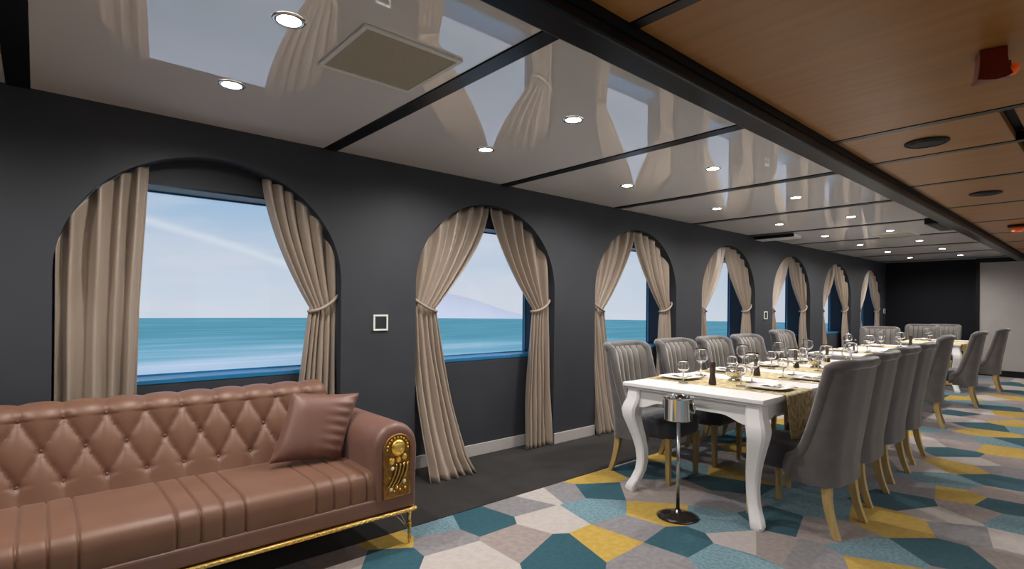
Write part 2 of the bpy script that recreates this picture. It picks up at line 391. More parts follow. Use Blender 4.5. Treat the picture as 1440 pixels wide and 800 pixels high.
# long beams either side of the wood field
for s_ in (1, -1):
    y0, y1 = (YBR, YBL) if s_ > 0 else (-YBL, -YBR)
    m = MB(); m.box(XW0, XW1-.165, y0, y1, H-.085, H+.06)
    o = m.build('trim_%d' % nt_, 'black_gloss', bevel=.012); nt_ += 1; struct(o, 'long black ceiling beam')
    MB().box(XW0, XW1-.165, y0-.012 if s_ > 0 else y1, y0 if s_ > 0 else y1+.012, H-.03, H+.04).build('beam_lip', 'black_matt', o)
wood_x = [XW0, -.45, 1.66, 3.76, 4.53, 5.60, 7.03, 8.40, 9.75, 11.1, 12.5, XW1-.165]
BW = .055
for i in range(len(wood_x)-1):
    xa = wood_x[i]+(BW/2 if i else 0); xb = wood_x[i+1]-BW/2
    if i >= 3: segs = [(.41+.03, YBR-.014), (-.38, .41-.03), (-YBR+.014, -.44)]
    else: segs = [(-YBR+.014, YBR-.014)]
    for (y0, y1) in segs:
        MB().box(xa, xb, y0, y1, H, H+.05).build('wood_panel', 'wood_ceiling', ce, bevel=.003, seg=1)
for x in wood_x[1:-1]:
    struct(MB().box(x-BW/2+.001, x+BW/2-.001, -YBR+.014, YBR-.014, H-.004, H+.05).build('trim_%d' % nt_, 'black_gloss')); nt_ += 1

# ------------------------------------------------------------------ lamps: recessed downlights (fixture and its light)
def downlight(x, y, label, vis=True):
    r = empty('downlight', (x, y, H)); tag(r, label, 'downlight', 'recessed downlights')
    m = MB(); m.lathe([(.044, -.001), (.044, -.005), (.056, -.005), (.060, -.001)], 24, caps=(False, False)); m.build('bezel', 'chrome', r, True)
    MB().lathe([(.0435, -.001), (.0435, -.003)], 24).build('lens', 'lens', r)
    l = bpy.data.lights.new('downlight_lamp', 'SPOT'); l.energy = LAMP_W; l.spot_size = math.radians(165); l.spot_blend = .8
    l.shadow_soft_size = .045; l.color = (1, .95, .89)
    lo = bpy.data.objects.new('downlight_lamp', l); COL.objects.link(lo); lo.parent = r; lo.location = (0, 0, -.02)
    return r
for i in range(-1, 9):
    x = .69+CP*i
    if i < 0: bay = 'the gloss ceiling bay behind the sofa end'
    else: bay = 'the %s gloss ceiling panel from the sofa' % ORD[i]
    downlight(x, 2.04, 'round recessed downlight in %s, beam-side lamp' % bay)
    downlight(x, 2.825, 'round recessed downlight in %s, window-side lamp' % bay)
    downlight(x, -2.04, 'recessed downlight in %s, across the room beam-side' % bay)
    downlight(x, -2.825, 'recessed downlight in %s, across the room hull-side' % bay)

# ------------------------------------------------------------------ ceiling fittings
def grille(x, label):
    r = empty('air_vent', (x, 2.09, H)); tag(r, label, 'air vent', 'square ceiling vents')
    m = MB(); a, b_ = .225, .205
    m.box(-a, a, -a, -b_, -.012, -.001); m.box(-a, a, b_, a, -.012, -.001); m.box(-a, -b_, -b_, b_, -.012, -.001); m.box(b_, a, -b_, b_, -.012, -.001)
    m.build('frame', 'plastic_white', r, bevel=.003)
    MB().box(-b_+.001, b_-.001, -b_+.001, b_-.001, -.008, -.001).build('perforated_plate', 'grille_plate', r)
grille(1.13, 'square beige perforated air vent in the glossy ceiling above the sofa')
grille(1.13+5*CP+.05, 'square beige air vent in the far glossy ceiling past the long white table')
def speaker(x, y, label):
    r = empty('ceiling_speaker', (x, y, H)); tag(r, label, 'speaker', 'round ceiling speakers')
    MB().lathe([(.115, -.001), (.115, -.008), (.105, -.012), (.10, -.010)], 32, caps=(False, False)).build('rim', 'black_matt', r, True)
    MB().lathe([(.102, -.001), (.102, -.008), (.05, -.013), (.004, -.014)], 32).build('mesh_cover', 'black_matt', r, True)
speaker(4.16, .815, 'round black ceiling speaker in the wood panel nearest the red alarm')
speaker(6.34, .815, 'round black ceiling speaker in the wood panels, second from the red alarm')
# red sounder
r = empty('fire_alarm', (2.90, .36, H)); r.rotation_euler = (0, 0, math.radians(-72)); tag(r, 'red fire alarm sounder with orange beacon under the wood ceiling', 'fire alarm')
rings = []
for q in range(9):
    f_ = q/8; z = -.001-.125*f_; a = .043+.012*f_**3
    fr = .050+.022*f_**2
    rings.append([(-a, -fr, z), (-a*.55, -fr-.012*f_, z-.012*f_), (0, -fr-.018*f_, z-.018*f_), (a*.55, -fr-.012*f_, z-.012*f_), (a, -fr, z+.004*f_), (a, .05, z+.028*f_), (-a, .05, z+.012*f_)])
m = MB(); m.rings(rings); m.build('sounder_body', 'red_plastic', r, 'angle', bevel=.004)
m = MB(); m.ball((.068, 0, -.082), .020, .026, .024, 14, 10); m.build('beacon_lens', 'orange_lens', r, True)
m = MB(); m.box(.040, .060, -.022, .022, -.11, -.05); m.build('beacon_mount', 'red_plastic', r, bevel=.005)
r = empty('fire_beacon', (9.0, .85, H)); tag(r, 'orange fire beacon on a black disc under the far wood ceiling', 'fire alarm')
MB().lathe([(.10, -.001), (.10, -.02), (.08, -.03)], 24).build('base', 'black_matt', r, True)
MB().lathe([(.075, -.03), (.078, -.06), (.06, -.08), (.02, -.085)], 24).build('beacon_lens', 'orange_lens', r, True)
# white duct box by the wall, black box beside the beam
r = empty('ceiling_duct', (7.95, 3.27, H)); tag(r, 'short pale duct box under ceiling against the window wall', 'duct')
MB().box(-.13, .13, -.27, .275, -.055, -.007).build('casing', 'plastic_white', r, bevel=.005)
MB().box(-.145, -.131, -.27, .275, -.05, -.007).build('side_lip', 'black_matt', r)
r = empty('beam_box', (7.95, 1.43, H)); tag(r, 'black rectangular box fixed beside the long ceiling beam', 'junction box')
MB().box(-.38, .38, -.07, .07, -.075, -.007).build('casing', 'black_gloss', r, bevel=.004)
MB().box(-.36, .36, -.05, .05, -.080, -.075).build('cover_plate', 'black_matt', r)
# wall controls
def control(x, z, s_, label):
    r = empty('wall_control', (x, YW, z)); tag(r, label, 'wall switch', 'square wall controls')
    m = MB(); b_ = s_*.76; m.box(-s_, s_, -.014, -.001, -s_, -b_); m.box(-s_, s_, -.014, -.001, b_, s_); m.box(-s_, -b_, -.014, -.001, -b_, b_); m.box(b_, s_, -.014, -.001, -b_, b_)
    m.build('frame', 'plastic_white', r, bevel=.003)
    MB().box(-b_, b_, -.010, -.001, -b_, b_).build('screen', 'screen_dark', r)
control(1.86, 1.175, .058, 'white framed square wall control between sofa window and next arch')
control(8.20, 1.20, .058, 'white framed wall control between fourth and fifth arches')
control(14.29, 1.27, .055, 'white framed wall control between last arch and dark end wall')

# ------------------------------------------------------------------ curtains
def curtain(k, side, label, tied=True, wtop=AW/2-.016, tie_w=.20, bot_w=.34, pool=.0, zt=1.28, seed=0):
    rn = random.Random(k*10+(side > 0)+seed)
    x0 = A0+AP*k; xe = x0+.012 if side < 0 else x0+AW-.012      # jamb edge
    sg = 1 if side < 0 else -1
    r = empty('curtain', (xe, 3.625, 0)); tag(r, label, 'curtain', 'beige satin curtains in the arches')
    ph = [rn.uniform(0, 6.28) for _ in range(4)]; nf = rn.choice((5, 6)) if tied else 4.5
    NU, NV1, NV2 = 92, 34, 30
    def fold(u):
        w_ = 2*PI*nf*(u+.05*math.sin(5*u+ph[3]))+ph[0]
        return .75*math.sin(w_)+.25*math.sin(2*PI*(nf*.43)*u+ph[1])+.16*math.sin(2*w_+ph[2])
    vs = []; nv = NV1+NV2
    for j in range(nv):
        for i in range(NU):
            u = i/(NU-1)
            xt = u*wtop; ztop = arch_z(xe+sg*xt, k)-.006
            if j < NV1:
                s_ = j/(NV1-1)
                xm = (u*tie_w if tied else u*(wtop*.90))
                z = ztop+(zt-ztop)*s_
                x = xt+(xm-xt)*(s_**1.55 if tied else s_)
                amp = (.036+.016*math.sin(PI*s_))*(1-.6*s_ if tied else .95)
                yb = 0
            else:
                s_ = (j-NV1+1)/NV2
                xm = (u*tie_w if tied else u*(wtop*.90)); xb = u*bot_w
                z = zt*(1-s_)+.006
                e_ = s_**.8 if tied else s_
                x = xm+(xb-xm)*e_
                amp = (.0145 if tied else .034)+(.028 if tied else .006)*min(1, s_*2.2)
                yb = -pool*s_**2.2
                if s_ > .9 and pool > .1:
                    x += .05*((s_-.9)/.1)*(u-.3)
            y = fold(u)*amp+yb+.006*math.sin(7*z+ph[3]+9*u)
            vs.append((sg*x, min(y, .068), max(z, .006)))
    fs = [(j*NU+i, j*NU+i+1, (j+1)*NU+i+1, (j+1)*NU+i) for j in range(nv-1) for i in range(NU-1)]
    m = MB(); m.add(vs, fs); m.build('drape', 'curtain', r, True, solid=.004)
    if tied:
        m = MB(); P = []
        for a in range(24):
            t_ = 2*PI*a/24; cx = tie_w/2
            q = math.cos(t_)
            P.append((sg*(cx-(tie_w/2+.012)*q), .045*math.sin(t_)*(1), zt+.03+.055*q-.02*(1-q*q)))
        m.tube(P, .011, 8, closed=True); m.build('tie_back', 'tie', r, True)
        m = MB(); m.ball((sg*.004, .03, zt+.09), .012, .02, .018, 10, 6); m.build('tie_knot', 'tie', r, True)
    return r
wname = ['behind the sofa', 'beside the sofa arm', 'behind the first dining chairs', 'fourth from the sofa end', 'fifth from the sofa end', 'sixth from the sofa end', 'nearest the dark end wall']
for k in range(NA):
    nm = 'arched window '+wname[k]
    if k == 0:
        curtain(0, -1, 'untied beige satin curtain hanging straight in the arched window behind the sofa', False, wtop=.40, bot_w=.33, pool=.0)
        curtain(0, 1, 'beige satin curtain tied back with rope in the arched window behind the sofa', True, wtop=.475, tie_w=.17, bot_w=.30)
    else:
        curtain(k, -1, 'tied beige curtain, sofa-side half of the %s' % nm, True, tie_w=.21, bot_w=.36, pool=.30 if k == 1 else .12)
        curtain(k, 1, 'tied beige curtain, farther half from the sofa, %s' % nm, True, tie_w=.20, bot_w=.33, pool=.06)

# ------------------------------------------------------------------ sofa
SL = 2.50; SX = .32; SY = 2.55
sofa = empty('tufted_sofa', (SX, SY, 0)); tag(sofa, 'long brown leather sofa with deep-buttoned back and gold trim under the window', 'sofa')
hl = SL/2
MB().box(-hl+.004, hl-.004, .012, .86, .205, .29).build('base', 'leather_side', sofa, bevel=.015, seg=3)
m = MB(); m.box(-hl, hl, .0, .03, .182, .204); m.box(-hl, -hl+.03, .03, .86, .182, .204); m.box(hl-.03, hl, .03, .86, .182, .204)
rail = m.build('gold_rail', 'gold', sofa, bevel=.006, seg=2)
m = MB()
for i in range(84): m.ball((-hl+.012+i*(SL-.024)/83, .002, .193), .014, .006, .007, 6, 4)
m.build('rail_beading', 'gold', rail, True)
# seat with stitched channel groups
groove = []
for g0 in (-.718, -.141, .437, 1.017):
    for q in range(4):
        gx_ = g0+.0875*q-SX
        if -hl+.27 < gx_ < hl-.27: groove.append(gx_)
sx0, sx1 = -hl+.245, hl-.245
xsamp = sorted(set([round(sx0+(sx1-sx0)*i/90, 4) for i in range(91)]+[round(g_+d, 4) for g_ in groove for d in (-.014, -.007, -.003, 0, .003, .007, .014)]))
prof = [(.035, .235), (.022, .26), (.016, .31), (.014, .36), (.018, .395), (.034, .420), (.065, .433), (.12, .437), (.22, .438), (.36, .437), (.50, .434), (.62, .428), (.66, .41)]
pn = []
for i in range(len(prof)):
    a, b_ = prof[max(i-1, 0)], prof[min(i+1, len(prof)-1)]
    d = Vector((b_[0]-a[0], b_[1]-a[1])).normalized(); pn.append((-d.y, d.x))
vs = []
for x in xsamp:
    dep = sum(.011*math.exp(-((x-g_)/.005)**2) for g_ in groove)
    puff = 0
    for (p, n_) in zip(prof, pn): vs.append((x, p[0]-n_[0]*dep, p[1]-n_[1]*dep))
n_p = len(prof)
fs = [(i*n_p+j, (i+1)*n_p+j, (i+1)*n_p+j+1, i*n_p+j+1) for i in range(len(xsamp)-1) for j in range(n_p-1)]
m = MB(); m.add(vs, fs); m.add([(sx0, p[0], p[1]) for p in prof], [tuple(range(n_p))]); m.add([(sx1, p[0], p[1]) for p in prof], [tuple(range(n_p-1, -1, -1))])
m.build('seat', 'leather', sofa, True)
# buttoned back
bp_ = [(.570, .37), (.575, .40)]
for i in range(1, 26):
    z = .40+(.768-.40)*i/25; bp_.append((.575+.27*(z-.40), z))
for i in range(1, 15):
    a = PI-PI*i/14
    bp_.append((.752+.078*math.cos(a), .768+.046*math.sin(a)))
bp_ += [(.84, .68), (.85, .45), (.85, .22)]
# finer along the face
fine = []
for i in range(len(bp_)-1):
    k_ = 2 if i < 38 else 1
    for q in range(k_): f_ = q/k_; fine.append((bp_[i][0]+(bp_[i+1][0]-bp_[i][0])*f_, bp_[i][1]+(bp_[i+1][1]-bp_[i][1])*f_))
fine.append(bp_[-1]); bp_ = fine
bx0, bx1 = -hl+.20, hl-.225
PX, PZ = .157, .143; zC = .490; xA = 1.036-SX
arcl = [0]
for i in range(1, len(bp_)): arcl.append(arcl[-1]+math.hypot(bp_[i][0]-bp_[i-1][0], bp_[i][1]-bp_[i-1][1]))
sC = next(arcl[i] for i in range(len(bp_)) if bp_[i][1] >= zC)
def tuft(x, s_):
    p = (x-xA)/PX; q = (s_-sC)/PZ                  # rows q = 0, 1, 2 ; rows 0 and 2 on the same phase
    if 0 <= q <= 2:
        a, b_ = p+q/2, p-q/2
        v = abs(math.sin(PI*a))*abs(math.sin(PI*b_))
        h_ = .029*v**.38
    else:
        e_ = -q if q < 0 else q-2
        w = abs(math.sin(PI*p))
        fade = max(0, 1-e_/ (1.0 if q < 0 else 1.6))
        h_ = .029*((1-fade)*.85+fade*w**.5)
    for qq in (0, 1, 2):
        pp = round(p) if qq != 1 else round(p-.5)+.5
        d2 = ((p-pp)*PX)**2+((q-qq)*PZ)**2
        h_ -= .010*math.exp(-d2/.016**2)
    return h_
NXB = 208; rings = []
cy = sum(p[0] for p in bp_)/len(bp_); cz = .58
for i in range(NXB):
    x = bx0+(bx1-bx0)*i/(NXB-1)
    ed = min(x-bx0, bx1-x); sc_ = 1 if ed > .035 else .82+.18*math.sqrt(max(0, 1-((.035-ed)/.035)**2))
    ring = []
    for j, (y, z) in enumerate(bp_):
        a, b_ = bp_[max(j-1, 0)], bp_[min(j+1, len(bp_)-1)]
        d = Vector((b_[0]-a[0], b_[1]-a[1])).normalized()
        n_ = (-d.y, d.x)
        back = 0 if j > len(bp_)-6 else 1
        h_ = tuft(x, arcl[j])*back*(1 if ed > .05 else max(0, ed/.05)*.8+.2)
        yy, zz = y+n_[0]*h_, z+n_[1]*h_
        yy = .71+(yy-.71)*sc_; zz = .5+(zz-.5)*sc_
        ring.append((x, yy, zz))
    rings.append(ring)
m = MB(); m.rings(rings, False, True, True); bk = m.build('backrest', 'leather', sofa, True)
bproto = None
for qq in (0, 1, 2):
    for i in range(-14, 5):
        x = xA+PX*(i+(.5 if qq == 1 else 0))
        if not (bx0+.05 < x < bx1-.05): continue
        s_ = sC+qq*PZ
        j = min(range(len(arcl)), key=lambda q: abs(arcl[q]-s_))
        y, z = bp_[j]
        if bproto is None:
            m = MB(); m.ball((0, 0, 0), .010, .006, .010, 10, 6); o = m.build('button', 'leather_side', bk, True); bproto = o
        else: o = bproto.copy(); COL.objects.link(o); o.parent = bk
        o.location = (x, y+.004, z)
# rolled arms with arched medallions
for sg in (-1, 1):
    ax = sg*(hl-.128); rings = []
    NS = 28
    for (yy, sc_) in ((.004, .90), (.010, .95), (.022, .985), (.04, 1), (.2, 1), (.4, 1), (.6, 1), (.70, .99), (.74, .95), (.755, .86)):
        ring = []
        for i in range(NS+1):
            f_ = i/NS
            if f_ < .25: px_, pz_ = .118+.010*math.sin(PI*f_/.25/2), .275+(.545-.275)*f_/.25
            elif f_ > .75: px_, pz_ = -.118-.010*math.sin(PI*(1-f_)/.25/2), .275+(.545-.275)*(1-f_)/.25
            else:
                a = (f_-.25)/.5*PI; px_, pz_ = .128*math.cos(a), .545+.128*math.sin(a)
            ring.append((ax+px_*sc_, yy, .275+(pz_-.275)*(sc_ if pz_ > .3 else 1)))
        rings.append(ring)
    m = MB(); m.rings(rings); arm = m.build('arm', 'leather_side', sofa, 'angle')
    # medallion
    hw, zb, zc = .078, .285, .535
    out = [(-hw, zb)]+[(hw*math.cos(PI-PI*i/20), zc+hw*math.sin(PI-PI*i/20)) for i in range(21)]+[(hw, zb)]
    m = MB(); m.rings([[(ax+x, y, z) for x, z in out] for y in (.004, -.004)]); md = m.build('medallion', 'bronze', sofa)
    tag(md, 'arched bronze medallion with gold relief')
    m = MB(); m.tube([(ax+x, -.003, z) for x, z in out], .0065, 8, closed=True); m.build('medallion_rim', 'bronze', md, True)
    m = MB(); m.ball((ax+.000, -.010, .545), .042, .018, .044, 14, 8); m.build('relief_head', 'gold_bright', md, True)
    m = MB(); m.ball((ax+.010, -.024, .535), .010, .006, .012, 8, 6); m.ball((ax+.014, -.020, .519), .010, .006, .006, 8, 6); m.build('relief_face', 'gold_bright', md, True)
    for (dx, dz, rr) in ((-.036, .478, .017), (.004, .482, .015), (.038, .492, .016)):
        m = MB(); m.ball((ax+dx, -.008, dz), rr, .012, rr*1.15, 10, 6); m.build('relief_rosette', 'gold_bright', md, True)
    for q in range(4):
        xx = -.030+.022*q
        P = [(ax+xx+.022-.050*(f_**1.7), -.008-.004*math.sin(PI*f_), .460-.120*f_) for f_ in [i/8 for i in range(9)]]
        m = MB(); m.tube(P, [.0065-.0025*i/8 for i in range(9)], 6); m.build('relief_strand', 'gold', md, True)
    for i in range(11):
        a = PI*(i/10); x, z = .061*math.cos(a), .540+.061*math.sin(a)
        m = MB(); m.ball((ax+x, -.006, z), .006, .006, .006, 8, 5); m.build('relief_bead', 'gold_bright', md, True)
    for (dx, dz, rr, mt_) in ((-.030, .438, .011, 'pearl'), (.040, .360, .012, 'pearl'), (-.038, .330, .011, 'pearl'), (-.005, .335, .009, 'gold_bright'), (.015, .322, .007, 'gold_bright'), (.045, .39, .007, 'gold_bright'), (.046, .325, .008, 'gold_bright'), (-.048, .39, .006, 'gold_bright'), (-.02, .318, .006, 'gold_bright')):
        m = MB(); m.ball((ax+dx, -.006, dz), rr, .008, rr, 8, 6); m.build('relief_bead', mt_, md, True)
    # legs: slender gold posts with braces
    for yy, nm_ in ((.03, 1), (.82, 0)):
        lx = sg*(hl-.032)
        m = MB(); m.lathe([(.018, .182), (.012, .165), (.009, .12), (.014, .112), (.009, .104), (.013, .085), (.008, .075), (.012, .06), (.007, .05), (.010, .03), (.006, .005)], 12, (lx, yy, 0)); lg = m.build('leg', 'gold', sofa, True)
        for q in (1, 2):
            m = MB(); m.tube([(lx-sg*.008, yy, .085), (lx-sg*(.028+.032*q), yy+.004*q, .183)], .003, 6); m.build('leg_brace', 'chrome', lg, True)

# throw pillow leaning in the corner
pil = empty('throw_pillow', (1.165, 2.95, .627)); tag(pil, 'square brown satin throw pillow leaning on the sofa back beside its arm', 'pillow')
def pf(u, v, s_):
    a, b_ = 2*u-1, 2*v-1
    sh = 1-.10*(1-abs(a)**2)*abs(b_)**3-.0
    sv = 1-.10*(1-abs(b_)**2)*abs(a)**3
    x, z = .184*a*(1-.06*(1-b_*b_)), .184*b_*(1-.06*(1-a*a))
    th = .065*(max(0, (1-a**4))*max(0, (1-b_**4)))**.55
    wr = .007*math.sin(22*b_+3*a)*max(0, a)**1.2*(1-a**6)+.004*math.sin(15*a+5*b_)*max(0, -b_)**2
    return (x+.26*z, s_*th+(wr if s_ < 0 else 0), z)
m = MB(); m.grid(lambda u, v: pf(u, v, -1), 34, 34); m.grid(lambda u, v: pf(1-u, v, 1), 34, 34)
pc = m.build('pillow_cover', 'leather_side', pil, True)
E2 = [pf(i/20, 0, 1) for i in range(20)]+[pf(1, i/20, 1) for i in range(20)]+[pf(1-i/20, 1, 1) for i in range(20)]+[pf(0, 1-i/20, 1) for i in range(20)]
m = MB(); m.tube(E2, .0035, 6, closed=True); m.build('piping', 'leather_side', pil, True)
pil.rotation_euler = (math.radians(-15), math.radians(5), math.radians(-9))

# ------------------------------------------------------------------ dining chair
def make_chair(v_shell, v_in, v_seat):
    r = empty('dining_chair')
    # plan path of the wing back, front tip -> back -> front tip
    half = []
    for i in range(18): half.append((.265-.006*(1-i/17), -.025-.135*i/17))
    for i in range(1, 9):
        a = (PI/2)*i/9; half.append((.145+.12*math.cos(a), -.16-.11*math.sin(a)))
    for i in range(0, 5): half.append((.145*(1-i/4)+.0, -.27-.012*(i/4)))
    path = half+[(-x, y) for x, y in reversed(half[:-1])]
    n = len(path)
    def ztop(x, y):
        s_ = min(1, max(0, (-.025-y)/.155))
        return .425+.55*(.10*s_+.90*s_**3.0)+.02*(1 if y < -.26 else max(0, (-.16-y)/.10))
    def lean(z, y): return -.15*max(0, z-.42)*min(1, max(.5, (-.02-y)/.2))
    cols = 14
    def pt(i, f_, inset):
        x, y = path[i]
        a, b_ = path[max(i-1, 0)], path[min(i+1, n-1)]
        d = Vector((b_[0]-a[0], b_[1]-a[1])).normalized(); nx, ny = d.y, -d.x     # toward inside / outside
        if nx*x+ny*(y+.12) > 0: nx, ny = -nx, -ny
        zt = ztop(x, y); z = .285+(zt-.285)*f_
        taper = .93+.07*min(1, max(0, (z-.3)/.5))
        return ((x+nx*inset)*taper, y+ny*inset+lean(z, y), z)
    rings = []
    for i in range(n):
        outer = [pt(i, j/cols, 0) for j in range(cols+1)]; inner = [pt(i, j/cols, .055) for j in range(cols, -1, -1)]
        rings.append(outer+inner)
    m = MB(); m.rings(rings); m.build('backrest', v_shell, r, 'angle')
    P = []
    for i in range(n):
        a = Vector(pt(i, 1, 0)); b_ = Vector(pt(i, 1, .055)); P.append(a*.72+b_*.28+Vector((0, 0, -.002)))
    a0_ = P[0]; P = [Vector((a0_.x, a0_.y+.012, .31)), Vector((a0_.x, a0_.y+.014, .37))]+P+[Vector((-a0_.x, a0_.y+.014, .37)), Vector((-a0_.x, a0_.y+.012, .31))]
    m = MB(); m.tube(P, .030, 12); m.build('rolled_edge', v_shell, r, True)
    # channelled inner back
    NCH = 6
    def bf(u, v):
        x = (-.222+.444*u); z = .45+.535*v
        ch = abs(math.sin(PI*NCH*u))**.5
        e_ = (1-(2*v-1)**8)
        y = -.222+lean(z, -.27)+.020+.024*ch*e_-.03*max(0, v-.9)*10*.5+.045*(abs(2*u-1)**3)
        return (x*(.95+.05*v), y, z)
    m = MB(); m.grid(lambda u, v: bf(1-u, v), 73, 12); bc = m.build('back_cushion', v_in, r, True)
    for q in range(1, NCH):
        m = MB(); m.tube([Vector(bf(q/NCH, v/6))+Vector((0, .004, 0)) for v in range(7)], .0065, 6); m.build('channel_piping', v_seat, bc, True)
    # seat
    m = MB(); rings = []
    for z, sc_ in ((.335, .93), (.345, .97), (.37, 1), (.42, 1.005), (.45, .995), (.468, .96), (.478, .88), (.482, .5)):
        ring = []
        for i in range(40):
            a = 2*PI*i/40; c, s_ = math.cos(a), math.sin(a); e_ = .32
            ring.append((.235*sc_*abs(c)**e_*(1 if c >= 0 else -1), .03+.245*sc_*abs(s_)**e_*(1 if s_ >= 0 else -1), z))
        rings.append(ring)
    m.rings(rings); m.build('seat', v_seat, r, 'angle')
    for sx_ in (-1, 1):
        rg = []
        for i in range(9):
            f_ = i/8; z = .345*(1-f_); x = sx_*(.205-.004*f_); y = .235+.0*f_; w = .021-.006*f_
            rg.append([(x+w*a, y+w*b_, z) for a, b_ in ((1, 1), (-1, 1), (-1, -1), (1, -1))])
        m = MB(); m.rings(rg); m.build('leg', 'oak', r, bevel=.003)
        rg = []
        for i in range(13):
            f_ = i/12; z = .30*(1-f_); x = sx_*(.192+.016*f_); y = -.212-.065*f_**2; w = .023-.007*f_
            rg.append([(x+w*a, y+w*b_*1.1, z) for a, b_ in ((1, 1), (-1, 1), (-1, -1), (1, -1))])
        m = MB(); m.rings(rg); m.build('leg', 'oak', r, bevel=.003)
    return r
chA = make_chair('velvet', 'velvet_light', 'velvet_dark')
chB = None
chairs_used = [False]
def chair(x, y, rz, label, group):
    if not chairs_used[0]: o = chA; chairs_used[0] = True
    else: o = copy_tree(chA)
    o.location = (x, y, 0); o.rotation_euler = (0, 0, rz); tag(o, label, 'chair', group); return o
TCX = [3.60, 4.31, 5.02, 5.73]
for i, x in enumerate(TCX):
    rz = math.radians((-2, 1.5, -1, 1)[i])
    chair(x, 1.32+(.0, .05, .085, .115)[i], rz, 'grey velvet chair at the long table, aisle side, %s from the steel stand' % ORD[i], 'chairs at the long white table')
    chair(x+.06, 2.43, PI-rz, 'grey channel-back chair at the long table, window side, %s from the steel stand' % ORD[i], 'chairs at the long white table')
far = [(7.62, 1.60, 9, 'grey chair on the aisle side of the middle table, near the long table'),
       (9.6, 1.58, 6, 'grey wing-back chair at the far end of the middle table, aisle side'),
       (11.6, 1.56, 3, 'grey wing-back chair on the aisle side of the last table'),
       (7.42, 2.72, 180, 'channel-back grey chair on the window side of the middle table'),
       (10.25, 2.62, 100, 'grey chair turned toward the sofa end beside the middle table'),
       (12.75, 2.58, 92, 'grey chair facing down the room at the head of the last table'),
       (13.3, 2.36, 88, 'grey chair standing alone before the dark end wall')]
for x, y, a, lb in far: chair(x, y, math.radians(a), lb, 'chairs at the far tables')

# ------------------------------------------------------------------ tables
def make_table(x0, x1, y0, y1, label, nl=2):
    cx, cy = (x0+x1)/2, (y0+y1)/2; hx, hy = (x1-x0)/2, (y1-y0)/2
    r = empty('dining_table', (cx, cy, 0)); tag(r, label, 'table', 'white dining tables')
    tp = MB().box(-hx, hx, -hy, hy, .742, .770).build('tabletop', 'white_paint', r, bevel=.006, seg=3)
    MB().box(-hx+.018, hx-.018, -hy+.018, hy-.018, .724, .7415).build('top_moulding', 'white_paint', r, bevel=.008, seg=3)
    ix, iy = hx-.06, hy-.06
    def apron(axis, off, ln):
        N_ = 40; T = .011
        V = []
        for i in range(N_+1):
            u = -ln+2*ln*i/N_; e_ = (ln-abs(u))
            zl = .600+.045*min(1, max(0, (e_-.06)/.16))**2*(3-2*min(1, max(0, (e_-.06)/.16)))
            for (o_, z) in ((off-T, .7235), (off+T, .7235), (off+T, zl), (off-T, zl)): V.append((u, o_, z) if axis == 'x' else (o_, u, z))
        m = MB(); m.rings([V[i*4:i*4+4] for i in range(N_+1)]); m.build('apron', 'white_paint', r)
    apron('x', -iy, ix); apron('x', iy, ix); apron('y', -ix, iy); apron('y', ix, iy)
    key = [(.7235, 0, .050), (.66, .004, .052), (.62, .016, .057), (.58, .026, .058), (.53, .024, .053), (.46, .008, .046), (.38, -.012, .040), (.30, -.026, .036), (.22, -.030, .033), (.15, -.022, .032), (.09, -.002, .033), (.05, .016, .036), (.02, .024, .036), (.0, .022, .030)]
    for sx_ in (-1, 1):
        for sy_ in (-1, 1):
            rg = []
            for z, o_, w in key:
                c_ = w*.72
                rg.append([(sx_*(ix-.012+o_)+a, sy_*(iy-.012+o_)+b_, z) for a, b_ in ((w, -c_), (w, c_), (c_, w), (-c_, w), (-w, c_), (-w, -c_), (-c_, -w), (c_, -w))])
            m = MB(); m.rings(rg); lg = m.build('leg', 'white_paint', r, 'angle', sub=0)
    return r
T1 = (3.14, 6.26, 1.365, 2.36)
make_table(*T1, 'long white dining table with curved legs beside the steel stand')
T2 = (7.10, 9.70, 1.72, 2.55); make_table(*T2, 'white dining table in the middle of the room past the long one')
T3 = (10.80, 12.35, 1.66, 2.50); make_table(*T3, 'white dining table nearest the dark end wall')

# gold runners laid across the tables
def runner(x, w, tb, label, m_='runner', hang=.262, both=True):
    y0, y1 = tb[2], tb[3]; zt = .7715
    pts_ = []
    for i in range(9): pts_.append((y0-.008, zt-.012-hang*(1-i/8), 1-i/8))
    pts_.append((y0+.002, zt, 0))
    for i in range(1, 12): pts_.append((y0+(y1-y0)*i/12, zt, 0))
    pts_.append((y1-.002, zt, 0))
    for i in range(9): pts_.append((y1+.008, zt-.012-hang*.6*i/8, i/8))
    NW = 22; vs = []
    for j, (y, z, hg) in enumerate(pts_):
        sgn = -1 if y < (y0+y1)/2 else 1
        for i in range(NW):
            u = i/(NW-1)-.5
            vs.append((x+w*u*(1-.04*hg), y+sgn*(.006+.012*hg*(1+math.sin(u*19+x*3))), z-(.012*math.sin(u*9+x)*hg)))
    n = len(pts_); m = MB(); m.add(vs, [(j*NW+i, j*NW+i+1, (j+1)*NW+i+1, (j+1)*NW+i) for j in range(n-1) for i in range(NW-1)])
    o = m.build('table_runner', m_, smooth=True, solid=.003); tag(o, label, 'table runner', 'gold table runners')
for i, x in enumerate(TCX): runner(x+.04, .42, T1, 'gold woven runner across the long white table, %s from the steel stand' % ORD[i])
runner(7.7, .42, T2, 'gold woven runner across the near end of the middle table')
runner(9.05, .42, T2, 'gold woven runner across the far end of the middle table')
runner(11.02, .30, T3, 'yellow cloth runner hanging over the side of the last table', 'runner_yellow', .42)
runner(11.7, .42, T3, 'gold woven runner across the last table')

